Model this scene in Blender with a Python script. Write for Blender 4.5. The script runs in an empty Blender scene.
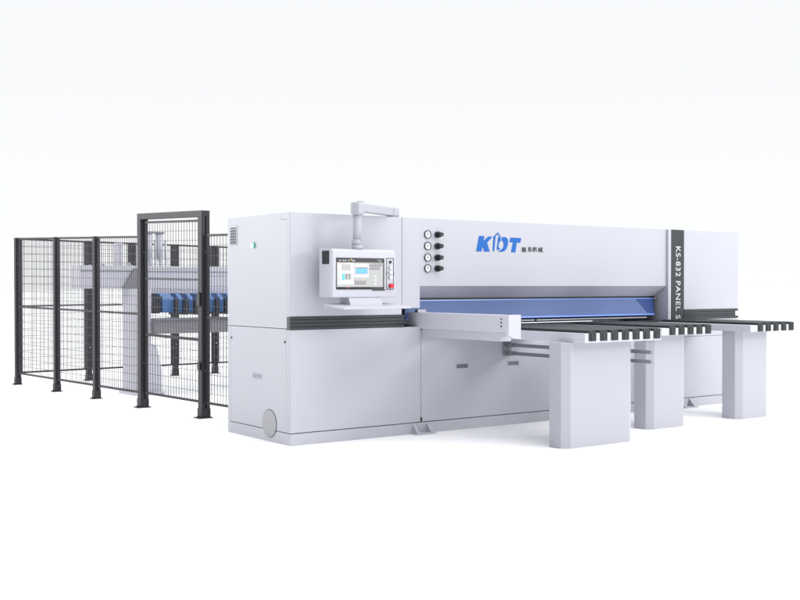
import bpy, bmesh, math, random
from mathutils import Vector, Matrix
random.seed(4)
R = math.radians
scene = bpy.context.scene
COL = scene.collection

# ------------------------------------------------------------------ camera
cam_d = bpy.data.cameras.new("camera")
cam = bpy.data.objects.new("camera", cam_d); COL.objects.link(cam)
cam_d.sensor_width = 36.0
cam_d.lens = 36.0 * 1091.8 / 800.0
cam_d.clip_start = 0.1; cam_d.clip_end = 2000
cam.location = (-4.718, -8.083, 1.366)
cam.rotation_euler = (R(90 - 0.717), 0, R(-36.006))
scene.camera = cam

# ------------------------------------------------------------------ studio light
ZENITH_BOOST = 1.2
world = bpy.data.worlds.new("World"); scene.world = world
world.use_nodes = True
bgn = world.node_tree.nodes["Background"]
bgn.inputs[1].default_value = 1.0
# white studio surround, background darkened on the left to shade the leg sides
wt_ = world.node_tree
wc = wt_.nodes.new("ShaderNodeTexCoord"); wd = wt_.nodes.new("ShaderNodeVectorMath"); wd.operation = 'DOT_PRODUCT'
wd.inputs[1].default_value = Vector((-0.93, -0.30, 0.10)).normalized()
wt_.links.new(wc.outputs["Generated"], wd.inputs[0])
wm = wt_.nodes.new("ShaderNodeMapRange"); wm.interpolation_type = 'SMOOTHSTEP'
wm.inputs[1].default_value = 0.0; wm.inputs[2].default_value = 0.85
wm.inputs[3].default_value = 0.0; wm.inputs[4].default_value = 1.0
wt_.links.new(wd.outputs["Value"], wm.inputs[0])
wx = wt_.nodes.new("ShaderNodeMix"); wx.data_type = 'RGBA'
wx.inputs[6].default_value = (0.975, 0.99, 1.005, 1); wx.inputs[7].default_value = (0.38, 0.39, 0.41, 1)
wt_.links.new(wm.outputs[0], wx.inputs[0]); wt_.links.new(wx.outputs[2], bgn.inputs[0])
# background boosted overhead, out of view, to whiten the floor
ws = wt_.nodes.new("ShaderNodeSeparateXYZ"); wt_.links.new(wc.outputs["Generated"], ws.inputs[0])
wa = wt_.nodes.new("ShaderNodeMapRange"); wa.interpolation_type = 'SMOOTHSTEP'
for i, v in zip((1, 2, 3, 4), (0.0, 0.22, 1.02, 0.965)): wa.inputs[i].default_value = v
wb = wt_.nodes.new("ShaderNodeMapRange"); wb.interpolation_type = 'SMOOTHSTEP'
for i, v in zip((1, 2, 3, 4), (0.30, 0.95, 0.0, ZENITH_BOOST)): wb.inputs[i].default_value = v
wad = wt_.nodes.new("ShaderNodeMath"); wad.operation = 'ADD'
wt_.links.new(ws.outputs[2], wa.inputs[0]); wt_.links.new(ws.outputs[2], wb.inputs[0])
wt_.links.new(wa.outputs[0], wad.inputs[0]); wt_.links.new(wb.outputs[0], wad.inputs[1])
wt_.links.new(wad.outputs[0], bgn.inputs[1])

def area(name, loc, target, size, power, color=(1, 1, 1), spread=None):
    l = bpy.data.lights.new(name, 'AREA'); l.shape = 'SQUARE'; l.size = size
    l.energy = power; l.color = color
    if spread: l.spread = R(spread)
    o = bpy.data.objects.new(name, l); COL.objects.link(o)
    o.location = loc
    o.rotation_euler = (Vector(target) - Vector(loc)).to_track_quat('-Z', 'Y').to_euler()
    return o
area("overhead_fill", (2.0, -5.0, 8.5), (2.0, -0.5, 0), 8.0, 170, spread=140)  # added fill lamp, lifts the floor and the shade under the tables
area("front_softbox", (8.5, -8.5, 4.6), (1.6, 0.0, 1.4), 2.6, 390)
area("side_fill", (-5.5, 8.6, 3.0), (0.0, 0.6, 1.0), 2.2, 275)  # added fill lamp, brightens the cabinet's left side but not the legs

scene.view_settings.view_transform = 'Standard'
scene.view_settings.look = 'None'
scene.view_settings.exposure = 0.0
scene.view_settings.gamma = 1.0

# ------------------------------------------------------------------ materials
def material(name, color, rough=0.45, metal=0.0, var=0.03, scale=6.0, bump=0.0, bscale=300.0, coat=0.0,
             emit=0.0, spec=0.5):
    m = bpy.data.materials.new(name); m.use_nodes = True
    nt = m.node_tree; b = nt.nodes["Principled BSDF"]
    tc = nt.nodes.new("ShaderNodeTexCoord")
    n = nt.nodes.new("ShaderNodeTexNoise"); n.inputs["Scale"].default_value = scale
    n.inputs["Detail"].default_value = 4
    nt.links.new(tc.outputs["Object"], n.inputs["Vector"])
    mix = nt.nodes.new("ShaderNodeMix"); mix.data_type = 'RGBA'
    mix.inputs[6].default_value = tuple(c * (1 - var) for c in color) + (1,)
    mix.inputs[7].default_value = tuple(min(1, c * (1 + var)) for c in color) + (1,)
    nt.links.new(n.outputs["Fac"], mix.inputs[0])
    nt.links.new(mix.outputs[2], b.inputs["Base Color"])
    mr = nt.nodes.new("ShaderNodeMapRange")
    mr.inputs[3].default_value = max(0.02, rough - 0.05); mr.inputs[4].default_value = min(1, rough + 0.05)
    nt.links.new(n.outputs["Fac"], mr.inputs[0]); nt.links.new(mr.outputs[0], b.inputs["Roughness"])
    b.inputs["Metallic"].default_value = metal
    b.inputs["Specular IOR Level"].default_value = spec
    b.inputs["Coat Weight"].default_value = coat
    if bump:
        n2 = nt.nodes.new("ShaderNodeTexNoise"); n2.inputs["Scale"].default_value = bscale
        nt.links.new(tc.outputs["Object"], n2.inputs["Vector"])
        bp = nt.nodes.new("ShaderNodeBump"); bp.inputs["Strength"].default_value = bump
        bp.inputs["Distance"].default_value = 0.002
        nt.links.new(n2.outputs["Fac"], bp.inputs["Height"])
        nt.links.new(bp.outputs["Normal"], b.inputs["Normal"])
    if emit:
        nt.links.new(mix.outputs[2], b.inputs["Emission Color"])
        b.inputs["Emission Strength"].default_value = emit
    return m

M = {}
M['floor'] = material("studio_floor", (0.98, 0.98, 0.98), 0.9, var=0.004, spec=0.0)
M['paint'] = material("lavender_white_paint", (0.500, 0.503, 0.556), 0.42, var=0.012, scale=2.5, bump=0.04, bscale=220, spec=0.3)
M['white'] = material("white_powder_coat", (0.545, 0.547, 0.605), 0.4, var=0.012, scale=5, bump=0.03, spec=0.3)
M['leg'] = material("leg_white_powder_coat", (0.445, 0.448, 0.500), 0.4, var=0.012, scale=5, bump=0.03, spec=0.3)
M['cover'] = material("pale_grey_cover", (0.37, 0.373, 0.395), 0.5, var=0.02)
M['slotgrey'] = material("vent_shadow_grey", (0.16, 0.155, 0.19), 0.6)  # shade tone for vent gaps and pull recesses, also the port rim
M['rodgrey'] = material("dull_zinc", (0.26, 0.26, 0.29), 0.45, metal=0.2, var=0.06, scale=14)
M['core'] = material("dark_interior_steel", (0.05, 0.052, 0.06), 0.6)
M['inner'] = material("grey_inner_panel", (0.30, 0.31, 0.36), 0.5)
M['trim'] = material("charcoal_trim", (0.042, 0.047, 0.053), 0.42, var=0.08, spec=0.4)
M['slate'] = material("slate_panel", (0.024, 0.029, 0.035), 0.5, var=0.04)
M['black'] = material("black_plastic", (0.012, 0.016, 0.017), 0.5, var=0.1)
M['strip'] = material("black_rubber_strip", (0.019, 0.024, 0.029), 0.5, var=0.15, scale=20)
M['stripend'] = material("black_moulded_end", (0.009, 0.013, 0.014), 0.45)
M['fence'] = material("dark_grey_powder_coat", (0.038, 0.038, 0.043), 0.5, var=0.06, scale=8, bump=0.05, spec=0.3)
M['fencedark'] = material("dark_fence_slot", (0.012, 0.012, 0.014), 0.6)
M['wire'] = material("grey_mesh_wire", (0.075, 0.075, 0.08), 0.5, var=0.06)
M['alu'] = material("anodised_aluminium", (0.42, 0.43, 0.47), 0.38, metal=0.6, var=0.05, scale=12)
M['steel'] = material("brushed_steel", (0.45, 0.46, 0.48), 0.3, metal=0.9, var=0.06, scale=20)
M['beamgrey'] = material("grey_table_beam", (0.22, 0.22, 0.245), 0.45, var=0.05)
M['lav'] = material("pale_lavender_steel", (0.58, 0.575, 0.65), 0.45, var=0.02)
M['blue'] = material("blue_clamp_paint", (0.058, 0.175, 0.45), 0.42, var=0.06)
M['guardedge'] = material("bright_blue_acrylic_edge", (0.20, 0.36, 0.90), 0.3, var=0.03)
M['logo'] = material("logo_blue_vinyl", (0.014, 0.130, 0.47), 0.45, var=0.01, spec=0.2)
M['ink'] = material("dark_ink", (0.03, 0.032, 0.04), 0.5)
M['letter'] = material("white_vinyl", (0.60, 0.61, 0.64), 0.45)
M['red'] = material("red_button_plastic", (0.72, 0.02, 0.035), 0.3)
M['green'] = material("green_lens", (0.10, 0.45, 0.34), 0.2)
M['greenlit'] = material("lit_lens", (0.55, 0.95, 0.82), 0.2, emit=0.45)
M['dial'] = material("gauge_dial", (0.70, 0.71, 0.74), 0.4)
M['button'] = material("white_button", (0.8, 0.8, 0.83), 0.25)
def uimat(n, c): return material("screen_" + n, c, 0.25, var=0.0, emit=0.15)
UI = [uimat('white', (0.60, 0.60, 0.60)), uimat('grey', (0.42, 0.42, 0.42)), uimat('bar', (0.045, 0.045, 0.05)),
      uimat('black', (0.004, 0.004, 0.004)), uimat('sky', (0.14, 0.50, 0.86)), uimat('mid', (0.22, 0.22, 0.23)),
      uimat('red', (0.75, 0.05, 0.05)), uimat('pale', (0.42, 0.42, 0.43)), uimat('yellow', (0.85, 0.55, 0.03)),
      uimat('mint', (0.58, 0.80, 0.60))]

def guard_material():
    m = bpy.data.materials.new("translucent_blue_acrylic"); m.use_nodes = True
    nt = m.node_tree; b = nt.nodes["Principled BSDF"]; out = nt.nodes["Material Output"]
    n = nt.nodes.new("ShaderNodeTexNoise"); n.inputs["Scale"].default_value = 3
    mr = nt.nodes.new("ShaderNodeMapRange"); mr.inputs[3].default_value = 0.45; mr.inputs[4].default_value = 0.55
    b.inputs["Specular IOR Level"].default_value = 0.2
    nt.links.new(n.outputs["Fac"], mr.inputs[0]); nt.links.new(mr.outputs[0], b.inputs["Roughness"])
    b.inputs["Base Color"].default_value = (0.23, 0.31, 0.55, 1)
    t = nt.nodes.new("ShaderNodeBsdfTransparent"); t.inputs[0].default_value = (0.40, 0.55, 1.0, 1)
    mx = nt.nodes.new("ShaderNodeMixShader"); mx.inputs[0].default_value = 0.38
    nt.links.new(b.outputs[0], mx.inputs[1]); nt.links.new(t.outputs[0], mx.inputs[2])
    nt.links.new(mx.outputs[0], out.inputs["Surface"])
    return m
M['guard'] = guard_material()
M['guarddark'] = material("dark_blue_acrylic", (0.045, 0.085, 0.26), 0.45, var=0.1, scale=30, spec=0.2)

# ------------------------------------------------------------------ mesh helpers
class MB:
    """collects shapes (in world metres) into one mesh object"""
    def __init__(s): s.bm = bmesh.new(); s.mi = 0
    def _merge(s, b, bev=0.0, seg=2, smooth=False):
        if bev > 0:
            bmesh.ops.bevel(b, geom=list(b.edges), offset=bev, segments=seg, profile=0.5, affect='EDGES', clamp_overlap=True)
        bmesh.ops.recalc_face_normals(b, faces=list(b.faces))
        for f in b.faces:
            f.material_index = s.mi; f.smooth = smooth
        me = bpy.data.meshes.new("tmp"); b.to_mesh(me); b.free()
        s.bm.from_mesh(me); bpy.data.meshes.remove(me)
        return s
    def box(s, x0, x1, y0, y1, z0, z1, bev=0.0, seg=2):
        b = bmesh.new()
        v = [b.verts.new((x, y, z)) for z in (z0, z1) for y in (y0, y1) for x in (x0, x1)]
        for q in ((0, 2, 3, 1), (4, 5, 7, 6), (0, 1, 5, 4), (1, 3, 7, 5), (3, 2, 6, 7), (2, 0, 4, 6)):
            b.faces.new([v[i] for i in q])
        return s._merge(b, bev, seg)
    def prism(s, poly, axis, a, c, bev=0.0):
        """2-D outline extruded along an axis: x -> (y,z), y -> (x,z), z -> (x,y)"""
        def P(u, w, t): return {'x': (t, u, w), 'y': (u, t, w), 'z': (u, w, t)}[axis]
        b = bmesh.new()
        lo = [b.verts.new(P(u, w, a)) for u, w in poly]; hi = [b.verts.new(P(u, w, c)) for u, w in poly]
        n = len(poly)
        b.faces.new(lo[::-1]); b.faces.new(hi)
        for i in range(n): b.faces.new((lo[i], lo[(i + 1) % n], hi[(i + 1) % n], hi[i]))
        b.normal_update()
        if bev == 0: bmesh.ops.triangulate(b, faces=[f for f in b.faces if len(f.verts) > 4])
        return s._merge(b, bev)
    def cyl(s, p0, p1, r0, r1=None, n=20, caps=True, smooth=True):
        r1 = r0 if r1 is None else r1
        p0, p1 = Vector(p0), Vector(p1); d = (p1 - p0).normalized()
        u = d.orthogonal().normalized(); w = d.cross(u)
        b = bmesh.new()
        A = []; B = []
        for i in range(n):
            t = 2 * math.pi * i / n; o = u * math.cos(t) + w * math.sin(t)
            A.append(b.verts.new(p0 + o * r0)); B.append(b.verts.new(p1 + o * r1))
        for i in range(n):
            b.faces.new((A[i], A[(i + 1) % n], B[(i + 1) % n], B[i]))
        if caps: b.faces.new(A[::-1]); b.faces.new(B)
        bmesh.ops.recalc_face_normals(b, faces=list(b.faces))
        for f in b.faces:
            f.material_index = s.mi; f.smooth = smooth and len(f.verts) == 4
        me = bpy.data.meshes.new("tmp"); b.to_mesh(me); b.free()
        s.bm.from_mesh(me); bpy.data.meshes.remove(me)
        return s
    def ring(s, c, axis, r_in, r_out, depth, n=28):
        c = Vector(c); d = Vector(axis).normalized(); u = d.orthogonal().normalized(); w = d.cross(u)
        b = bmesh.new(); L = []
        for i in range(n):
            t = 2 * math.pi * i / n; o = u * math.cos(t) + w * math.sin(t)
            L.append([b.verts.new(c + o * r_out), b.verts.new(c + o * r_out + d * depth),
                      b.verts.new(c + o * r_in + d * depth), b.verts.new(c + o * r_in)])
        for i in range(n):
            a, e = L[i], L[(i + 1) % n]
            for k in range(4): b.faces.new((a[k], e[k], e[(k + 1) % 4], a[(k + 1) % 4]))
        return s._merge(b)
    def rod(s, p0, p1, r):   # light four-sided wire
        p0, p1 = Vector(p0), Vector(p1); d = (p1 - p0).normalized(); u = d.orthogonal().normalized(); w = d.cross(u)
        A = [s.bm.verts.new(p0 + u * r * a + w * r * c) for a, c in ((1, 0), (0, 1), (-1, 0), (0, -1))]
        B = [s.bm.verts.new(p1 + u * r * a + w * r * c) for a, c in ((1, 0), (0, 1), (-1, 0), (0, -1))]
        for i in range(4):
            f = s.bm.faces.new((A[i], A[(i + 1) % 4], B[(i + 1) % 4], B[i])); f.material_index = s.mi
        return s
    def beam(s, p0, p1, wid, z0, z1, bev=0.0):   # upright rectangular bar between two plan points
        a, c = Vector(p0), Vector(p1); d = (c - a).normalized(); n = Vector((-d.y, d.x)) * wid / 2
        return s.prism([tuple(a + n), tuple(a - n), tuple(c - n), tuple(c + n)], 'z', z0, z1, bev)
    def build(s, name, mats, parent=None):
        me = bpy.data.meshes.new(name)
        off = parent_base(parent)
        bmesh.ops.translate(s.bm, verts=list(s.bm.verts), vec=-off)
        s.bm.to_mesh(me); s.bm.free()
        for m in (mats if isinstance(mats, (list, tuple)) else [mats]): me.materials.append(m)
        o = bpy.data.objects.new(name, me); COL.objects.link(o)
        if parent is not None: o.parent = parent
        return o
BASE = {}
def parent_base(p):
    v = Vector((0, 0, 0))
    while p is not None:
        v = v + Vector(p.location); p = p.parent
    return v
def thing(name, label, cat, loc, group=None):
    o = bpy.data.objects.new(name, None); COL.objects.link(o)
    o.empty_display_size = 0.2; o.location = loc
    o["label"] = label; o["category"] = cat
    if group: o["group"] = group
    return o
def dup(o, parent, dx=0, dy=0, dz=0):
    """a copy of a part (and its sub-parts) shifted by a vector"""
    c = o.copy(); COL.objects.link(c); c.parent = parent
    c.location = Vector(o.location) + Vector((dx, dy, dz))
    for k in list(o.children):
        if k is not c:
            d = k.copy(); COL.objects.link(d); d.parent = c
    return c

# ------------------------------------------------------------------ setting
fl = MB(); fl.prism([(-400, -400), (400, -400), (400, 400), (-400, 400)], 'z', -0.5, 0.0)
f = fl.build("floor", M['floor']); f["kind"] = "structure"

# ================================================================== PANEL SAW
saw = thing("panel_saw", "long lavender white industrial panel saw with blue logo lettering and tall left cabinet", "machine", (3.0, 0.5, 0))
D = 1.16; G = 0.003; T = 0.02
# added dark core, keeps the seam gaps dark and stops light leaks
core = MB()
core.box(T, 1.17, T, D - T, 0.02, 1.98).box(1.17, 1.36, T, D - T, 0.02, 0.93).box(1.36, 4.86, T, D - T, 0.02, 0.93).box(4.87, 6.07, T, D - T, 0.02, 1.98)
core.build("seam_core", M['core'], saw)
# plinth
pl = MB()
pl.box(0, 6.09, 0, D, 0, 0.100, 0.003)
plinth = pl.build("plinth", M['paint'], saw)
for x in (1.295, 5.045):
    b = MB()
    w = 0.19
    for gx in (x + 0.015, x + w - 0.015):
        b.prism([(0, 0.10), (0, 0.012), (-0.085, 0.012)], 'x', gx - 0.012, gx + 0.012)
    b.box(x - 0.02, x + w + 0.02, -0.10, 0.0, 0.0, 0.012, 0.002)
    b.build("lifting_bracket", M['paint'], plinth)

# ---- left cabinet: upper block
uc = MB()
uc.box(0, 1.1765, 0, T, 1.106, 2.0, 0.004)                       # front sheet
uc.prism([(T, 2.0), (T, 1.003), (0.058, 1.003), (0.058, 1.9455), (0.165, 1.9455), (0.165, 2.0)], 'x', 0.0, T)  # corner strip
uc.prism([(0.168, 2.0), (0.168, 1.9425), (0.061, 1.9425), (0.061, 1.003), (D, 1.003), (D, 2.0)], 'x', 0.0, T)
uc.box(T, 1.36, T, D, 1.98, 2.0)                                 # roof
uc.box(T, 1.36, D - T, D, 0.11, 1.98)                            # back
cabinet = uc.build("cabinet", M['paint'], saw)
oc = MB(); oc.box(1.1805, 1.385, 0, 0.5, 1.165, 2.0, 0.004)
oc.build("front_cover", M['paint'], saw)
# lower cabinet sheets
lc = MB()
lc.box(0, 1.3955, 0, T, 0.107, 0.992, 0.003)
lc.prism([(T, 0.107), (0.070, 0.107), (0.070, 0.992), (T, 0.992)], 'x', 0.0, T)
lc.build("lower_panel", M['paint'], saw)
sd = MB()
# service door on the side, with a round notch for the port
sd.prism([(0.073, 0.107), (1.098, 0.107), (1.098, 0.9975), (0.073, 0.9975)], 'x', 0.0, T)
door = sd.build("service_door", M['paint'], saw)
sp = MB(); sp.prism([(1.101, 0.107), (D, 0.107), (D, 0.9975), (1.101, 0.9975)], 'x', 0.0, T)
sp.build("edge_panel", M['paint'], saw)
def slot_handle(mb_frame, c, axis, w, h):
    """flat slot pull: a raised lip around a plate darkened like a shaded recess"""
    x, y, z = c
    if axis == 'x':
        mb_frame.box(x - 0.003, x + 0.001, y - w / 2, y + w / 2, z - h / 2, z - h / 2 + 0.006)
        mb_frame.box(x - 0.003, x + 0.001, y - w / 2, y + w / 2, z + h / 2 - 0.006, z + h / 2)
        mb_frame.box(x - 0.003, x + 0.001, y - w / 2, y - w / 2 + 0.006, z - h / 2 + 0.006, z + h / 2 - 0.006)
        mb_frame.box(x - 0.003, x + 0.001, y + w / 2 - 0.006, y + w / 2, z - h / 2 + 0.006, z + h / 2 - 0.006)
    else:
        mb_frame.box(x - w / 2, x + w / 2, y - 0.004, y + 0.001, z - h / 2, z - h / 2 + 0.007)
        mb_frame.box(x - w / 2, x + w / 2, y - 0.004, y + 0.001, z + h / 2 - 0.007, z + h / 2)
        mb_frame.box(x - w / 2, x - w / 2 + 0.008, y - 0.004, y + 0.001, z - h / 2 + 0.007, z + h / 2 - 0.007)
        mb_frame.box(x + w / 2 - 0.008, x + w / 2, y - 0.004, y + 0.001, z - h / 2 + 0.007, z + h / 2 - 0.007)
hd = MB(); slot_handle(hd, (0, 0.585, 0.562), 'x', 0.17, 0.05)
hd.mi = 1; hd.prism([(0.508, 0.545), (0.662, 0.545), (0.662, 0.579), (0.508, 0.579)], 'x', -0.001, 0.002)  # recess shade put into the plate's darker colour
hd.build("slot_handle", [M['paint'], M['inner']], door)
for y, z in ((1.082, 0.888), (0.092, 0.886)):
    k = MB(); k.cyl((0.001, y, z), (-0.006, y, z), 0.010, n=14); k.build("lock", M['core'], door)
pt = MB(); pt.cyl((-0.006, 0.36, 0.16), (0.001, 0.36, 0.16), 0.118, n=48)
port = pt.build("dust_port_cover", M['cover'], saw)
rg = MB(); rg.ring((0.0, 0.36, 0.16), (-1, 0, 0), 0.118, 0.124, 0.004, 48); rg.build("rim", M['slotgrey'], port)
# louvre vent
vf = MB()
vf.box(-0.006, 0.0, 0.965, 0.977, 1.74, 1.925).box(-0.006, 0.0, 1.098, 1.110, 1.74, 1.925)
vf.box(-0.006, 0.0, 0.977, 1.098, 1.913, 1.925).box(-0.006, 0.0, 0.977, 1.098, 1.74, 1.752)
vent = vf.build("louvre_vent", M['white'], cabinet)
vb = MB(); vb.box(-0.0015, 0.0, 0.977, 1.098, 1.752, 1.913); vb.build("vent_shade_plate", M['slotgrey'], vent)  # flat dark plate, paints the shade between the slats
sl = MB()
for i in range(6):
    z = 1.758 + i * 0.0262
    sl.prism([(-0.016, z), (-0.014, z - 0.002), (-0.0015, z + 0.007), (-0.0015, z + 0.010)], 'y', 0.977, 1.098)
sl.build("slats", M['white'], vent)
lt = MB(); lt.cyl((0, 0.645, 1.733), (-0.014, 0.645, 1.733), 0.026, n=24)
lamp = lt.build("indicator_light", M['green'], cabinet)
lt = MB(); lt.cyl((-0.014, 0.645, 1.733), (-0.024, 0.645, 1.733), 0.021, 0.016, n=24); lt.build("lens", M['greenlit'], lamp)

# dark grooved trim band, left
def trim_band(x0, x1, y0, y1):
    t = MB()
    t.box(x0, x1, y0 + 0.012, y1, 0.995, 1.103)
    for z0, z1, p in ((0.995, 1.013, 0.0), (1.024, 1.046, 0.002), (1.052, 1.078, 0.0), (1.083, 1.103, 0.0)):
        t.box(x0 - 0.001, x1, y0 + p, y0 + 0.012, z0, z1, 0.002)
    return t
tb = trim_band(-0.003, 1.205, -0.006, 0.055)
tb.box(1.205, 1.23, -0.004, 0.05, 1.02, 1.05, 0.003)
tb.build("trim_band", M['trim'], saw)

# ---- lower front body
fb = MB()
fb.box(1.3995, 4.85, 0, T, 0.107, 0.965, 0.003)
front = fb.build("front_panel", M['paint'], saw)
for x in (1.889, 2.543):
    h = MB(); slot_handle(h, (x, 0, 0.605), 'y', 0.155, 0.052)
    h.mi = 1; h.box(x - 0.07, x + 0.07, -0.0012, 0.0, 0.585, 0.624)  # flat plate, recess shade painted in its colour
    h.build("slot_handle", [M['paint'], M['slotgrey']], front)
k = MB(); k.box(1.390, 1.408, -0.006, 0.001, 0.112, 0.150, 0.002); k.build("door_catch", M['black'], front)

# ---- pressure beam housing across the top
bmh = MB()
bmh.prism([(0.03, 1.37), (0.19, 1.257), (0.42, 1.257), (0.42, 1.30), (D, 1.30), (D, 2.0), (0.03, 2.0)], 'x', 1.3855, 4.8495)
housing = bmh.build("beam_housing", M['paint'], saw)
rw = MB(); rw.box(1.30, 4.85, 0.72, 0.74, 0.975, 1.30).box(1.30, 4.85, 0.30, 0.33, 1.243, 1.256)
rw.build("inner_wall", M['inner'], saw)
sh = MB(); sh.box(1.33, 4.848, 0.192, 0.30, 1.2375, 1.2565); sh.build("dark_gap_strip", M['black'], saw)  # black strip standing in for the shaded gap above the guard
# blue translucent guard
gd = MB(); gd.prism([(0.180, 1.236), (0.188, 1.236), (0.158, 1.055), (0.150, 1.055)], 'x', 1.33, 4.80)
guard = gd.build("blade_guard", M['guard'], saw)
ge = MB()
ge.prism([(0.1795, 1.237), (0.189, 1.237), (0.188, 1.2275), (0.178, 1.2275)], 'x', 1.33, 4.80)
ge.prism([(0.152, 1.066), (0.160, 1.066), (0.156, 1.046), (0.148, 1.046)], 'x', 1.33, 4.80)
ge.build("guard_edge", M['guardedge'], guard)
gb = MB(); gb.prism([(0.176, 1.226), (0.179, 1.226), (0.154, 1.068), (0.151, 1.068)], 'x', 4.52, 4.80)
for v in gb.bm.verts:
    if v.co.x < 4.6: v.co.x += (1.226 - v.co.z) * 1.05
gb.build("guard_end_bracket", M['guarddark'], guard)
bt = MB(); bt.box(4.80, 4.835, 0.15, 0.21, 1.215, 1.245, 0.004); bt.build("hinge_bolt", M['steel'], guard)
bt = MB(); bt.box(4.685, 4.695, 0.15, 0.17, 0.99, 1.05); bt.build("guard_pin", M['black'], guard)
for x0, x1 in ((1.25, 2.62), (2.72, 2.95), (2.98, 4.65)):
    cl = MB(); cl.box(x0, x1, 0.13, 0.17, 1.013, 1.028, 0.002); cl.build("clamp_edge", M['alu'], saw)
wt = MB(); wt.box(1.3995, 4.849, 0.0215, 0.71, 0.935, 0.968)
worktable = wt.build("work_table", M['strip'], saw)
for y0 in (0.02, 0.10, 0.19):
    wr = MB(); wr.box(1.50, 4.84, y0, y0 + 0.05, 0.968, 0.985, 0.003); wr.build("table_rail", M['black'], worktable)

# ---- right end
jm = MB(); jm.box(4.8505, 4.899, 0, D, 0.107, 2.0, 0.003); jm.build("jamb", M['paint'], saw)
mp = MB(); mp.box(4.9025, 5.113, -0.003, 0.03, 0.80, 2.0, 0.002)
mp.box(4.9025, 5.113, 0.03, D, 1.97, 2.0)
model_panel = mp.build("model_panel", M['slate'], saw)
rc = MB()
rc.box(5.1165, 6.09, 0, T, 1.104, 2.0, 0.004).box(5.1165, 6.09, T, D, 1.98, 2.0).box(6.07, 6.09, T, D, 1.104, 1.98)
rc.box(5.1165, 6.07, D - T, D, 0.11, 1.98)
rc.build("end_cabinet", M['paint'], saw)
rl = MB(); rl.box(4.902, 6.09, 0, T, 0.107, 0.796, 0.002).box(5.1165, 6.09, 0, T, 0.7995, 0.992, 0.002).box(6.07, 6.09, T, D, 0.107, 0.992)
rl.build("end_lower_panel", M['paint'], saw)
tr = MB()
tr.box(5.1165, 5.99, 0.006, 0.05, 0.995, 1.103)
for z0, z1, x1 in ((0.995, 1.022, 6.093), (1.028, 1.046, 5.99), (1.050, 1.074, 5.99), (1.078, 1.103, 6.093)):
    tr.box(5.1165, x1, -0.006, 0.006, z0, z1, 0.002)
tr.box(5.99, 6.093, 0.006, D, 0.995, 1.022).box(5.99, 6.093, 0.006, D, 1.078, 1.103)
tr.build("trim_band", M['trim'], saw)

# ---- gauges and knobs
for z in (1.851, 1.743, 1.636, 1.534):
    g = MB(); g.ring((1.494, 0.031, z), (0, -1, 0), 0.0325, 0.0385, 0.014)
    ga = g.build("pressure_gauge", M['ink'], saw)
    d_ = MB(); d_.cyl((1.494, 0.031, z), (1.494, 0.022, z), 0.0335, n=28)
    d_.build("dial", M['dial'], ga)
    nd = MB(); nd.cyl((1.494, 0.022, z), (1.494, 0.018, z), 0.005, n=10)
    nd.box(1.4930, 1.4955, 0.0195, 0.0215, z, z + 0.022); nd.build("needle", M['ink'], ga)
    kb = MB(); kb.cyl((1.607, 0.031, z), (1.607, 0.000, z), 0.030, n=24).cyl((1.607, 0.0, z), (1.607, -0.050, z), 0.023, 0.020, n=24)
    kb.build("regulator_knob", M['black'], saw)

# ---- lettering
def flat(polys, y0, y1, mb=None):
    mb = mb or MB()
    for p in polys: mb.prism(p, 'y', y0, y1)
    return mb
def lx(X, Y):   # logo sheet (decipixels of the badge) to metres on the housing
    u = X / 10.0; v = Y / 10.0
    return (2.009 + u * 0.01285 + u * u * 0.0000045, 1.9145 + u * 0.00022 - v * 0.00983)
KDT = [
    [(88, 62), (142, 64), (133, 112), (178, 68), (222, 68), (168, 128), (194, 218), (138, 218), (122, 165), (113, 217), (60, 215)],
    [(230, 68), (275, 24), (304, 68), (290, 68), (274, 44), (252, 66), (238, 218), (222, 200)],
    [(276, 72), (306, 70), (300, 112), (284, 135), (281, 178), (300, 184), (278, 206), (262, 196)],
    [(318, 70), (346, 70), (366, 80), (377, 104), (373, 150), (360, 190), (336, 213), (306, 220), (274, 217), (300, 203), (326, 180), (333, 140), (322, 112), (308, 108)],
    [(398, 75), (508, 80), (498, 128), (463, 125), (449, 226), (404, 222), (424, 124), (390, 122)],
]
flat([[lx(*p) for p in q] for q in KDT], 0.0275, 0.0305).build("logo_lettering", M['logo'], housing)
def stroke(p, q, w):
    p, q = Vector(p), Vector(q); d = (q - p).normalized(); n = Vector((-d.y, d.x)) * w / 2; e = d * w * 0.2
    return [tuple(p + n * 1.1 - e), tuple(p - n * 1.1 - e), tuple(q - n * 0.75 + e), tuple(q + n * 0.75 + e)]
WOOD = [((.02, .32), (.46, .26)), ((.25, .0), (.24, 1.0)), ((.24, .36), (.02, .76)), ((.26, .40), (.44, .60))]
HAN = [
    WOOD + [((.52, .14), (.88, .10)), ((.62, .14), (.44, .96)), ((.86, .12), (.74, .44)), ((.72, .44), (.96, .42)), ((.94, .44), (.50, .98)), ((.60, .50), (1.0, .98))],
    [((.14, .22), (.88, .16)), ((.48, .0), (.20, .50)), ((.20, .50), (.88, .45)), ((.54, .30), (.54, .96)), ((.54, .96), (.44, .88)), ((.34, .64), (.12, .90)), ((.70, .62), (.92, .88))],
    WOOD + [((.58, .14), (.48, .96)), ((.58, .14), (.82, .10)), ((.82, .10), (.82, .86)), ((.82, .88), (1.02, .80))],
    WOOD + [((.46, .26), (.98, .20)), ((.78, .0), (.86, .60)), ((.86, .60), (1.06, 1.06)), ((.96, .40), (.66, .92)), ((.48, .54), (.76, .50)), ((.56, .36), (.50, .90)), ((.68, .36), (.68, .88)), ((.90, .0), (.97, .12))],
]
cells = [(512, 170), (571, 168), (621, 168), (678, 172)]
polys = []
for (X, Y), g in zip(cells, HAN):
    for a, b in g:
        polys.append([lx(*t) for t in stroke((X + a[0] * 46, Y + a[1] * 52), (X + b[0] * 46, Y + b[1] * 52), 7.5)])
hm = MB()
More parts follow.
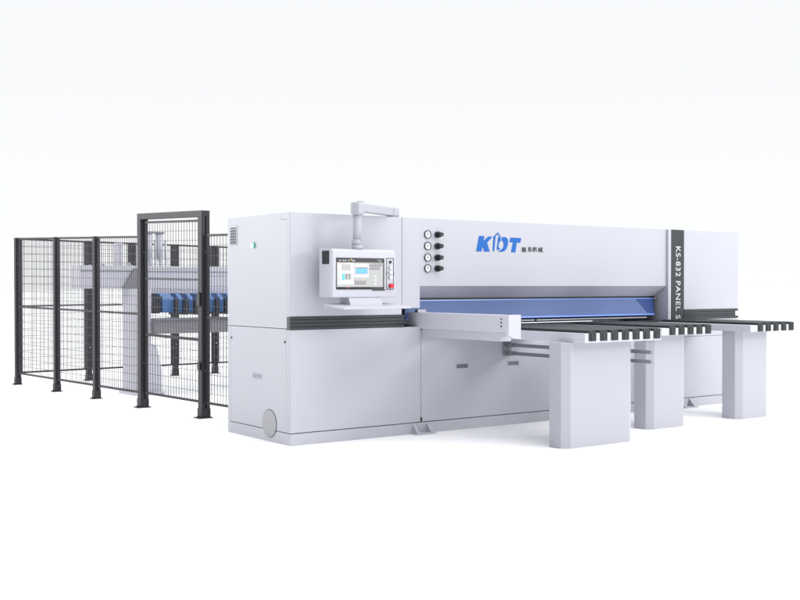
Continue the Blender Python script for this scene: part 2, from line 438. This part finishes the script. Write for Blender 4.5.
for i, p in enumerate(polys):
    hm.prism(p, 'y', 0.0270 + (i % 7) * 0.00012, 0.0305)
hm.build("chinese_lettering", M['ink'], housing)

def text_mesh(s, length, height):
    cu = bpy.data.curves.new("txt", 'FONT'); cu.body = s; cu.size = 1; cu.extrude = 0.02; cu.offset = 0.008; cu.space_character = 1.12
    o = bpy.data.objects.new("txt", cu); COL.objects.link(o)
    dg = bpy.context.evaluated_depsgraph_get(); me = bpy.data.meshes.new_from_object(o.evaluated_get(dg))
    bpy.data.objects.remove(o); bpy.data.curves.remove(cu)
    xs = [v.co.x for v in me.vertices]; ys = [v.co.y for v in me.vertices]
    sx = length / (max(xs) - min(xs)); sy = height / (max(ys) - min(ys)); x0, y0 = min(xs), min(ys)
    for v in me.vertices:
        v.co = Vector(((v.co.x - x0) * sx, (v.co.y - y0) * sy, v.co.z * 0.05))
    return me
me = text_mesh("KS-832 PANEL S", 0.812, 0.080)
for v in me.vertices:                      # reads downwards on the slate panel
    u, w, t = v.co
    v.co = Vector((4.971 + w, -0.0042 - t, 1.813 - u)) - parent_base(model_panel)
# one lettering part per word
bm_ = bmesh.new(); bm_.from_mesh(me); bpy.data.meshes.remove(me)
zs = sorted({round(v.co.z, 4) for v in bm_.verts}, reverse=True)
spans = []
left = set(bm_.verts)
while left:
    st = [left.pop()]; isl = [st[0]]
    while st:
        for e in st.pop().link_edges:
            for w_ in e.verts:
                if w_ in left: left.discard(w_); st.append(w_); isl.append(w_)
    spans.append((max(v.co.z for v in isl), min(v.co.z for v in isl), isl))
spans.sort(key=lambda t: -t[0])
words = [[]]; low = None
for top, bot, isl in spans:
    if low is not None and low - top > 0.024: words.append([])
    words[-1] += isl; low = bot if low is None else min(low, bot)
for w_ in words:
    keep = set(w_); b2 = bmesh.new(); mp_ = {v: b2.verts.new(v.co) for v in w_}
    for f_ in bm_.faces:
        if f_.verts[0] in keep: b2.faces.new([mp_[v] for v in f_.verts])
    m2 = bpy.data.meshes.new("model_lettering"); b2.to_mesh(m2); b2.free(); m2.materials.append(M['letter'])
    o = bpy.data.objects.new("model_lettering", m2); COL.objects.link(o); o.parent = model_panel
print("words", len(words))
bm_.free()

# ---- stay rods between body and first table leg
rp = MB(); rp.prism([(2.40, 0.85), (2.505, 0.85), (2.505, 0.68), (2.42, 0.68), (2.40, 0.70)], 'y', -0.012, 0.0)
plate = rp.build("rod_plate", M['rodgrey'], saw)
for z in (0.790, 0.708):
    r = MB()
    r.box(2.455, 2.490, -1.332, -0.10, z - 0.016, z + 0.016, 0.003)
    r.box(2.440, 2.500, -0.10, -0.035, z - 0.020, z + 0.020, 0.004)
    r.cyl((2.47, -0.035, z), (2.47, -0.010, z), 0.012, n=12)
    r.build("stay_rod", M['rodgrey'], saw)

# ================================================================== CONTROL CONSOLE
con = thing("control_console", "white swing arm control console with lit touchscreen, red stop button and keyboard tray", "control panel", (1.10, 0.06, 2.0))
YF = -0.33
hs = MB()
hs.prism([(YF, 1.272), (-0.11, 1.272), (-0.11, 1.692), (-0.30, 1.684), (YF, 1.664)], 'x', 0.218, 0.868, 0.006)
housing_c = hs.build("console_housing", M['white'], con)
bk = MB(); bk.box(0.214, 0.219, -0.274, -0.165, 1.555, 1.668, 0.001); bk.build("cable_cover", M['black'], housing_c)
# screen: bezel and the picture on it
sx0, sx1, sz0, sz1 = 0.257, 0.735, 1.345, 1.602
bz = MB()
bz.box(sx0 - 0.006, sx0, YF - 0.004, YF + 0.002, sz0 - 0.006, sz1 + 0.006).box(sx1, sx1 + 0.010, YF - 0.004, YF + 0.002, sz0 - 0.012, sz1 + 0.006)
bz.box(sx0, sx1, YF - 0.004, YF + 0.002, sz0 - 0.006, sz0).box(sx0, sx1, YF - 0.004, YF + 0.002, sz1, sz1 + 0.006)
bz.box(0.62, sx1 + 0.02, YF - 0.005, YF + 0.001, sz0 - 0.016, sz0 - 0.0065)
bezel = bz.build("screen_bezel", M['trim'], con)
ui = MB()
def U(u0, v0, u1, v1, mi, lay):
    ui.mi = mi
    ui.box(sx0 + (sx1 - sx0) * u0, sx0 + (sx1 - sx0) * u1, YF - 0.001 - lay * 0.0005, YF + 0.001, sz1 - (sz1 - sz0) * v1, sz1 - (sz1 - sz0) * v0)
U(0, 0, 1, 1, 1, 0)
U(0, 0, 1, .125, 2, 1)
for i, u in enumerate((.05, .12, .17, .24, .32)): U(u, .045, u + .035, .085, 7, 2)
U(.29, .01, .32, .04, 8, 2); U(.36, .04, .38, .1, 7, 3); U(.86, .03, .97, .045, 7, 2); U(.9, .07, .97, .085, 7, 2)
U(.012, .14, .36, .86, 0, 1); U(.375, .17, .68, .62, 0, 1)
U(.02, .15, .20, .158, 6, 2)
U(.10, .19, .29, .40, 7, 2)
for i in range(5): U(.12, .205 + i * .038, .28, .222 + i * .038, 1, 3)
U(.11, .50, .17, .72, 4, 2)
for i, (u0, u1, v1) in enumerate(((.18, .225, .69), (.245, .275, .70), (.285, .30, .68))): U(u0, .51, u1, v1, 5, 2)
U(.18, .51, .30, .535, 5, 3)
U(.03, .64, .045, .74, 7, 2); U(.32, .64, .335, .74, 7, 2)
for i in range(6): U(.03 + i * .045, .825, .055 + i * .045, .838, 7, 2)
U(.395, .285, .66, .51, 6, 2); U(.40, .292, .655, .503, 4, 3); U(.40, .292, .655, .315, 5, 4)
for i in range(4): U(.452 + i * .052, .315, .455 + i * .052, .503, 5, 4)
for j in range(2): U(.40, .37 + j * .07, .655, .376 + j * .07, 5, 4)
for i in range(5):
    for j in range(2): U(.38 + i * .05, .735 + j * .07, .418 + i * .05, .79 + j * .07, 5, 2)
U(.57, .69, .60, .715, 8, 2)
for r_, n in ((0, 5), (1, 4)):
    for i in range(n): U(.70 + i * .058, .15 + r_ * .115, .75 + i * .058, .245 + r_ * .115, 5, 2); U(.712 + i * .058, .165 + r_ * .115, .738 + i * .058, .20 + r_ * .115, 1, 3)
for j in range(3): U(.73, .56 + j * .12, .755, .60 + j * .12, 7, 2); U(.81, .55 + j * .13, .85, .61 + j * .13, 9, 2); U(.88, .57 + j * .12, .89, .61 + j * .12, 7, 2)
U(.85, .87, .96, .88, 7, 2)
U(0, .94, .74, 1, 3, 1); U(.74, .94, 1, 1, 2, 1); U(.22, .955, .26, .975, 6, 2)
ui.build("screen_image", UI, bezel)
# push button strip
bp = MB()
bx0, bx1, bz0, bz1 = 0.768, 0.848, 1.338, 1.612
bp.box(bx0, bx0 + 0.005, YF - 0.003, YF + 0.001, bz0, bz1).box(bx1 - 0.005, bx1, YF - 0.003, YF + 0.001, bz0, bz1)
bp.box(bx0 + 0.005, bx1 - 0.005, YF - 0.003, YF + 0.001, bz0, bz0 + 0.005).box(bx0 + 0.005, bx1 - 0.005, YF - 0.003, YF + 0.001, bz1 - 0.005, bz1)
bp.box(bx0 - 0.003, bx0 + 0.006, YF - 0.0035, YF + 0.001, 1.470, 1.484).box(bx1 - 0.006, bx1 + 0.003, YF - 0.0035, YF + 0.001, 1.470, 1.484)
bpo = bp.build("button_panel", M['trim'], con)
def button(z, r, mat, depth, name, x=0.808):
    b = MB(); b.cyl((x, YF + 0.001, z), (x, YF - 0.006, z), r * 1.15, n=24)
    b.mi = 1; b.cyl((x, YF - 0.006, z), (x, YF - depth, z), r, r * 0.92, n=24)
    b.build(name, [M['alu'], M[mat]], bpo)
button(1.577, 0.013, 'black', 0.012, "key_switch")
for z in (1.531, 1.487, 1.444): button(z, 0.015, 'button', 0.022, "push_button")
button(1.370, 0.020, 'red', 0.034, "stop_button", 0.812)
# neck and keyboard tray
nk = MB(); nk.prism([(-0.32, 1.273), (-0.16, 1.273), (-0.19, 1.205), (-0.35, 1.205)], 'x', 0.385, 0.715)
nk.build("tray_neck", M['white'], con)
ty = MB()
ty.prism([(-0.50, 1.192), (-0.50, 1.180), (-0.495, 1.174), (-0.47, 1.180), (-0.19, 1.210), (-0.19, 1.220)], 'x', 0.222, 0.912)
ty.prism([(-0.495, 1.176), (-0.19, 1.208), (-0.19, 1.175), (-0.21, 1.175), (-0.215, 1.195), (-0.42, 1.178)], 'x', 0.222, 0.228)
ty.prism([(-0.495, 1.176), (-0.19, 1.208), (-0.19, 1.185), (-0.42, 1.178)], 'x', 0.906, 0.912)
ty.build("keyboard_tray", M['white'], con)
# tube, collar, elbow, arm
cx, cy = 0.510, -0.262
tbm = MB(); tbm.cyl((cx, cy, 1.76), (cx, cy, 1.985), 0.036, 0.036, n=32)
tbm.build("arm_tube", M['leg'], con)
co = MB(); co.cyl((cx, cy, 1.685), (cx, cy, 1.722), 0.046, n=32).cyl((cx, cy, 1.725), (cx, cy, 1.770), 0.047, 0.043, n=32)
co.box(cx + 0.01, cx + 0.035, cy - 0.052, cy - 0.035, 1.752, 1.766)
co.build("swivel_collar", M['leg'], con)
d = Vector((0.88, 0.475)).normalized(); nn = Vector((-d.y, d.x))
def orient(p, along, side): v = Vector((cx, cy)) + d * along + nn * side; return (v.x, v.y)
def obox(mb, a0, a1, s0, s1, z0, z1, bev): mb.prism([orient(0, a0, s0), orient(0, a1, s0), orient(0, a1, s1), orient(0, a0, s1)], 'z', z0, z1, bev)
el = MB(); obox(el, -0.048, 0.066, -0.048, 0.048, 1.978, 2.092, 0.022)
el.cyl((cx + d.x * 0.06, cy + d.y * 0.06, 2.085), (cx + d.x * 0.06, cy + d.y * 0.06, 2.102), 0.030, n=24)
el.build("elbow", M['leg'], con)
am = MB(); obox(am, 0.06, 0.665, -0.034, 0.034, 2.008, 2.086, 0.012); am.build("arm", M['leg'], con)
mt = MB(); obox(mt, 0.640, 0.755, -0.048, 0.048, 2.0005, 2.088, 0.020)
mt.build("arm_mount", M['leg'], con)

# ================================================================== EXTENSION TABLES
def strip_mesh(x, y0, y1, zt, w):
    s = MB(); y = y0 + 0.012; L = 0.150
    while y < y1 - 0.02:
        e = min(y + L, y1)
        s.box(x - w / 2, x + w / 2, y, e - 0.005, zt - 0.03, zt, 0.010, 2); y += L
    s.box(x - w / 2 + 0.006, x + w / 2 - 0.006, y0 + 0.012, y1, zt - 0.034, zt - 0.008)
    s.mi = 1
    s.prism([(x - w / 2, zt - 0.092), (x + w / 2, zt - 0.092), (x + w / 2, zt - 0.016), (x + w / 2 - 0.012, zt - 0.002), (x - w / 2 + 0.012, zt - 0.002), (x - w / 2, zt - 0.016)], 'y', y0 - 0.006, y0 + 0.012)
    s.prism([(x - w / 4, zt - 0.088), (x + w / 4, zt - 0.088), (x + w / 4, zt - 0.03), (x - w / 4, zt - 0.03)], 'y', y0 - 0.009, y0 - 0.006)
    return s
def leg_mesh(x0, x1, yf, yb, zt):
    c, e = 0.070, 0.045
    t = 0.004
    l = MB()
    l.prism([(x0, yb), (x0, yf + e), (x0 + c, yf), (x1 - c, yf), (x1, yf + e), (x1, yb)], 'z', 0.0, zt, 0.003)
    return l
def table(label, x0, x1, yf, zb, zt, strips, leg, w=0.083):
    t = thing("extension_table", label, "table", ((x0 + x1) / 2, (leg[2] + leg[3]) / 2, 0), "extension tables in front of the saw")
    fr = MB()
    fr.box(x0, x1, yf, -0.001, zb, zt - 0.055, 0.002)
    # raised ribs between the strips
    edges = [x0] + [e for s in strips for e in (s - w / 2, s + w / 2)] + [x1]
    for a, b in zip(edges[0::2], edges[1::2]):
        if b - a > 0.006: fr.box(a, b, yf, -0.001, zt - 0.055, zt - 0.002, 0.002)
    fr.build("table_frame", M['white'], t)
    first = None
    for s in strips:
        if first is None:
            first = strip_mesh(s, yf, -0.001, zt + 0.024, w).build("roller_strip", [M['strip'], M['stripend']], t); xs0 = s
        else: dup(first, t, dx=s - xs0)
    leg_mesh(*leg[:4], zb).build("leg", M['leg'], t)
    return t
t1 = table("largest white extension table with seven black strips, nearest the camera, holding the side guide bar",
           1.857, 2.802, -1.65, 0.893, 0.976, [1.944 + 0.1337 * i for i in range(7)], (1.757, 2.615, -1.515, -1.33))
t2 = table("middle white extension table with five black strips, standing between the other two tables",
           3.277, 4.000, -1.25, 0.903, 0.974, [3.430 + 0.1313 * i for i in range(5)], (3.287, 3.842, -1.095, -0.905))
t3 = table("farthest white extension table at the right end, five black strips and one solid leg",
           4.622, 5.352, -1.25, 0.905, 0.974, [4.782 + 0.131 * i for i in range(5)], (4.647, 5.180, -1.09, -0.885))
# side guide bar on the first table
gb = MB(); gb.box(1.362, 1.490, -1.215, 0.34, 0.975, 1.124, 0.004)
guide = gb.build("guide_bar", M['white'], t1)
gk = MB(); gk.box(1.375, 1.475, 0.02, 0.07, 1.124, 1.150, 0.003); gk.build("guide_stop", M["steel"], guide)
gc = MB()
gc.prism([(1.358, 0.975), (1.358, 0.955), (1.42, 0.928), (1.497, 0.922), (1.497, 1.127), (1.358, 1.127)], 'y', -1.262, -1.216, 0.003)
gc.build("end_cap", M['white'], guide)
for z in (1.03, 1.06, 1.09):
    sc = MB(); sc.cyl((1.362, -1.165, z), (1.356, -1.165, z), 0.007, n=12); sc.build("screw", M['trim'], guide)
gs = MB(); gs.box(1.41, 1.53, -1.10, -0.004, 0.898, 0.972, 0.003).box(1.53, 1.857, -0.75, -0.67, 0.90, 0.96, 0.003).box(1.53, 1.857, -0.12, -0.04, 0.90, 0.96, 0.003)
gs.box(1.385, 1.50, -1.215, -1.10, 0.955, 0.972, 0.002)
gs.build("guide_support", M['white'], t1)
for z in (0.785, 0.700):
    r = MB(); r.box(2.704, 2.738, -1.62, -1.06, z - 0.016, z + 0.016, 0.003)
    r.box(2.704, 2.738, -1.14, -1.09, z + 0.016, 0.895 if z > 0.75 else 0.769)
    r.build("stay_rod", M['rodgrey'], t1)

# ================================================================== SAFETY FENCES
FX = lambda y: -0.096 + (7.32 - y) * 0.0776
FH = lambda y: 2.040 - (7.32 - y) * 0.0268
def post(parent, x, y, h, w, name="post", side=-1):
    p = MB()
    # square profile with a groove in the face the panels slide into
    s, g, dp = w / 2, 0.009, 0.016
    p.prism([(x - s, y - s), (x - g, y - s), (x - g, y - s + dp), (x + g, y - s + dp), (x + g, y - s), (x + s, y - s),
             (x + s, y + s), (x - s, y + s)], 'z', 0.008, h)
    p.mi = 1
    p.box(x - g + .0005, x + g - .0005, y - s + dp - 0.003, y - s + dp + 0.004, 0.16, h - 0.002)
    p.mi = 0
    o = p.build(name, [M['fence'], M['fencedark']], parent)
    ft = MB()
    ft.box(x - w * 0.95, x + w * 0.75, y - w * 0.7, y + w * 0.7, 0.0, 0.010, 0.003)
    ft.box(x - s - 0.006, x + s + 0.004, y - s - 0.006, y + s + 0.006, 0.010, 0.10, 0.002)
    ft.mi = 1; ft.box(x + s * 0.45, x + s * 0.75, y - s - 0.008, y - s - 0.004, 0.035, 0.075)
    ft.cyl((x - w * 0.78, y, 0.010), (x - w * 0.78, y, 0.022), 0.009, n=8)
    ft.build("foot_plate", [M['fence'], M['fencedark']], o)
    for z in (h * 0.17 + 0.14, h * 0.81 + 0.03):
        bt = MB(); bt.cyl((x, y - s + 0.006, z), (x, y - s - 0.008, z), 0.011, n=10); bt.build("bolt", M['steel'], o)
    return o
def panel(parent, p0, p1, za, zb, z2a, z2b, name="mesh_panel", pitch=0.055, lo_=0.024, hi_=0.024):
    """framed wire panel between plan points; bottom za->zb, top z2a->z2b"""
    a, b = Vector(p0), Vector(p1); L = (b - a).length
    P = lambda t, z: Vector((a.x + (b.x - a.x) * t, a.y + (b.y - a.y) * t, z))
    zl = lambda t: za + (zb - za) * t
    zh = lambda t: z2a + (z2b - z2a) * t
    f_ = MB(); dr = (b - a).normalized(); n = Vector((-dr.y, dr.x)) * 0.010; 
    for lo, hi in ((lambda t: zl(t) - lo_ / 2, lambda t: zl(t) + lo_ / 2), (lambda t: zh(t) - hi_ / 2, lambda t: zh(t) + hi_ / 2)):
        bm = bmesh.new(); V = []
        for t in (0, 1):
            c = P(t, 0)
            V.append([bm.verts.new((c.x + s * n.x, c.y + s * n.y, z)) for s, z in ((1, lo(t)), (-1, lo(t)), (-1, hi(t)), (1, hi(t)))])
        bm.faces.new(V[0][::-1]); bm.faces.new(V[1])
        for i in range(4): bm.faces.new((V[0][i], V[0][(i + 1) % 4], V[1][(i + 1) % 4], V[1][i]))
        f_._merge(bm)
    for t in (0.0, 1.0):
        tt = 0.010 / L if t == 0 else 1 - 0.010 / L
        c = P(tt, 0); q = P(tt + 0.02 / L * (1 if t == 0 else -1), 0)
        f_.beam((c.x, c.y), (q.x, q.y), 0.019, zl(t) + lo_ / 2, zh(t) - hi_ / 2)
    fo = f_.build(name, M['fence'], parent)
    w = MB(); nv = int(L / pitch)
    for i in range(1, nv):
        t = i / nv; w.rod(P(t, zl(t)), P(t, zh(t)), 0.0031)
    nh = max(2, int(round((zh(0) - zl(0)) / 0.1)))
    off = Vector((n.x, n.y, 0)) * 0.45
    for j in range(1, nh):
        k = j / nh
        w.rod(P(0, zl(0) + (zh(0) - zl(0)) * k) + off, P(1, zl(1) + (zh(1) - zl(1)) * k) + off, 0.0030)
    w.build("wire_mesh", M['wire'], fo)
    return fo
def bay(parent, y0, y1, w0, w1, mid=True):
    a = (FX(y0), y0 - w0 / 2); b = (FX(y1), y1 + w1 / 2)
    m0, m1 = 1.082 - (7.32 - y0) * 0.008, 1.082 - (7.32 - y1) * 0.008
    panel(parent, a, b, 0.160, 0.160, m0 - 0.007, m1 - 0.007, hi_=0.012)
    panel(parent, a, b, m0 + 0.007, m1 + 0.007, FH(y0) - 0.014, FH(y1) - 0.014, lo_=0.012)
PW = 0.072
side = thing("side_fence", "dark grey wire mesh safety fence of three bays left of the taller gate frame", "fence", (FX(5.5), 5.5, 0))
ys = [7.32, 5.997, 4.824, 3.585]
for y in ys[:3]: post(side, FX(y), y, FH(y), PW)
for i in range(3): bay(side, ys[i], ys[i + 1], PW, PW if i < 2 else 0.09)

gate = thing("fence_gate", "tall dark grey framed gate with mesh door, higher than the fence beside it", "gate", (FX(2.93), 2.93, 0))
GW = 0.092
gx0, gy0, gx1, gy1 = FX(3.585) - 0.02, 3.585, FX(2.279), 2.279
post(gate, gx0, gy0, 2.119, GW); post(gate, gx1, gy1, 2.085, GW)
gb_ = MB()
bm = bmesh.new()
V = []
for (x, y, za, zb) in ((gx0, gy0 + GW / 2, 2.120, 2.186), (gx1, gy1 - GW / 2, 2.086, 2.150)):
    V.append([bm.verts.new(q) for q in ((x - GW / 2, y, za), (x + GW / 2, y, za), (x + GW / 2, y, zb), (x - GW / 2, y, zb))])
bm.faces.new(V[0]); bm.faces.new(V[1][::-1])
for i in range(4): bm.faces.new((V[0][i], V[0][(i + 1) % 4], V[1][(i + 1) % 4], V[1][i]))
gb_._merge(bm); gb_.build("top_beam", M['fence'], gate)
ga_, gb2 = (gx0 + 0.003, gy0 - GW / 2 - 0.01), (gx1 - 0.003, gy1 + GW / 2 + 0.01)
panel(gate, ga_, gb2, 0.170, 0.162, 0.819, 0.799, "gate_leaf", hi_=0.014)
panel(gate, ga_, gb2, 0.835, 0.815, 1.448, 1.428, "gate_leaf", lo_=0.014, hi_=0.010)
panel(gate, ga_, gb2, 1.460, 1.440, 2.084, 2.050, "gate_leaf", lo_=0.010)
for z in (1.66, 1.15, 0.50):
    h = MB(); h.box(gx0 - 0.005, gx0 + 0.03, gy0 - GW / 2 - 0.018, gy0 - GW / 2, z - 0.06, z + 0.06, 0.004); h.build("hinge", M['black'], gate)
lk = MB(); lk.box(gx1 - GW / 2 - 0.02, gx1 - GW / 2, gy1 - 0.03, gy1 + 0.04, 1.16, 1.30, 0.004)
lk.build("latch", M['black'], gate)
lk = MB(); lk.box(gx1 - GW / 2 - 0.02, gx1 - GW / 2, gy1 - 0.03, gy1 + 0.03, 0.50, 0.58, 0.004); lk.build("latch", M['black'], gate)

short = thing("mesh_fence", "narrow dark grey mesh fence bay between the gate and the saw cabinet", "fence", (FX(1.75), 1.75, 0))
panel(short, (gx1, gy1 - GW / 2), (FX(1.22), 1.22), 0.160, 0.160, 1.038, 1.038, hi_=0.012)
panel(short, (gx1, gy1 - GW / 2), (FX(1.22), 1.22), 1.052, 1.052, 1.893, 1.872, lo_=0.012)
ps = MB(); ps.box(FX(1.22) - 0.02, FX(1.22) + 0.02, 1.165, 1.215, 0.0, 1.88, 0.003); ps.build("end_post", M['fence'], short)

rear = thing("rear_fence", "dark grey wire mesh safety fence running behind the pusher beam", "fence", (2.5, 7.45, 0))
RY = lambda x: 7.33 + 0.055 * x
RH = lambda x: 2.036 - 0.012 * x
rx = [FX(7.32), 0.938, 1.616, 2.32, 3.013, 3.72, 4.43, 5.14]
for x in rx[1:]: post(rear, x, RY(x), RH(x), PW)
for a, b in zip(rx[:-1], rx[1:]):
    p0 = (a + PW / 2, RY(a)); p1 = (b - PW / 2, RY(b))
    panel(rear, p0, p1, 0.165, 0.168, 1.082, 1.092, hi_=0.012)
    panel(rear, p0, p1, 1.096, 1.106, RH(a) - 0.014, RH(b) - 0.014, lo_=0.012)

# ================================================================== REAR PUSHER
ga = thing("pusher_gantry", "pale lavender pusher beam with blue clamps and grey rear table behind the mesh gate", "gantry", (0.8, 5.1, 0))
b = MB(); b.box(0.10, 5.4, 5.42, 5.74, 1.338, 1.632, 0.006)
beam = b.build("beam", M['lav'], ga)
b = MB(); b.box(0.118, 0.80, 5.412, 5.42, 1.556, 1.566); b.box(0.95, 5.38, 5.412, 5.42, 1.556, 1.566); b.build("beam_groove", M['beamgrey'], beam)
b = MB(); b.box(0.98, 5.4, 5.30, 5.60, 1.275, 1.337, 0.004); b.build("lower_flange", M['lav'], ga)
b = MB(); b.prism([(0.66, 1.335), (0.86, 1.335), (0.93, 1.60), (0.82, 1.60)], 'y', 5.36, 5.418)
b.build("brace", M['beamgrey'], ga)
b = MB(); b.prism([(0.64, 0.0), (1.00, 0.0), (1.00, 0.30), (0.985, 0.38), (0.93, 0.62), (0.86, 0.64), (0.86, 1.335), (0.64, 1.335)], 'y', 4.95, 5.36, 0.004)
b.box(0.66, 0.84, 5.36, 5.42, 1.10, 1.337)
b.box(0.60, 1.0, 4.86, 5.38, 0.0, 0.03, 0.004)
b.build("support_column", M['lav'], ga)
b = MB(); b.box(5.0, 5.3, 4.95, 5.55, 0.0, 1.336, 0.004); b.build("support_column", M['lav'], ga)
b = MB(); b.box(0.861, 5.35, 4.86, 4.98, 0.765, 0.935, 0.003); b.box(0.861, 5.35, 4.82, 5.10, 0.936, 0.958, 0.003)
b.build("rear_table", M['beamgrey'], ga)
b = MB(); b.box(0.861, 0.99, 4.98, 5.30, 1.02, 1.16, 0.006).box(0.861, 1.02, 4.97, 5.32, 1.20, 1.235, 0.003); b.build("drive_motor", M['fence'], ga)
b = MB(); b.box(0.80, 1.6, 5.2, 5.28, 1.245, 1.274, 0.003).cyl((0.85, 5.20, 1.285), (0.92, 5.20, 1.285), 0.02, n=10); b.build("rail", M['trim'], ga)
# grippers
def gripper(x, w):
    g = MB()
    g.prism([(4.95, 1.03), (5.32, 1.03), (5.32, 1.274), (5.06, 1.274), (4.95, 1.20)], 'x', x - w / 2, x + w / 2, 0.004)
    o = g.build("gripper", M['blue'], ga)
    j = MB()
    j.box(x + w / 2 - 0.006, x + w / 2 + 0.014, 4.86, 5.10, 1.00, 1.20, 0.003)
    j.box(x + w / 2 + 0.026, x + w / 2 + 0.040, 4.88, 5.10, 1.00, 1.18, 0.003)
    j.build("jaw", M['trim'], o)
    c = MB(); c.cyl((x + w / 2 + 0.02, 4.93, 1.01), (x + w / 2 + 0.02, 4.93, 1.19), 0.008, n=8); c.build("piston", M['steel'], o)
    return o
gripper(1.09, 0.155)
g0 = gripper(1.265, 0.062)
for i in range(1, 26): dup(g0, ga, dx=0.146 * i)
# filter cylinders and bits on the beam
for x in (1.085, 1.232):
    c = MB(); c.cyl((x, 5.55, 1.745), (x, 5.55, 2.06), 0.047, n=20).cyl((x + .02, 5.55, 1.632), (x + .02, 5.55, 1.70), 0.018, n=12).cyl((x + 0.01, 5.55, 1.70), (x, 5.55, 1.745), 0.018, 0.047, n=20)
    o = c.build("air_cylinder", M['lav'], ga)
    c = MB(); c.cyl((x, 5.55, 2.06), (x, 5.55, 2.085), 0.052, n=20).box(x - 0.055, x + 0.055, 5.50, 5.60, 2.066, 2.088, 0.004); c.build("cylinder_cap", M['beamgrey'], o)
    c = MB(); c.cyl((x + 0.065, 5.50, 1.72), (x + 0.065, 5.50, 1.98), 0.016, n=12).cyl((x + 0.065, 5.50, 1.64), (x + 0.075, 5.50, 1.74), 0.014, n=10); c.build("air_tube", M['white'], o)
b = MB(); b.box(0.625, 0.665, 5.50, 5.60, 1.632, 1.93, 0.003).box(0.67, 0.712, 5.50, 5.60, 1.632, 1.93, 0.003); b.build("upright", M['lav'], ga)
for x in (0.42, 0.78):
    b = MB(); b.cyl((x, 5.47, 1.632), (x, 5.47, 1.672), 0.03, 0.012, n=14).box(x - 0.05, x + 0.04, 5.45, 5.50, 1.632, 1.642); b.build("eye_bolt", M['steel'], ga)
b = MB(); b.box(1.865, 1.935, 5.43, 5.52, 1.632, 1.90, 0.004).box(1.845, 1.945, 5.42, 5.50, 1.82, 1.86, 0.004).box(1.845, 1.945, 5.42, 5.50, 1.72, 1.76, 0.004); b.build("cable_bracket", M['trim'], ga)
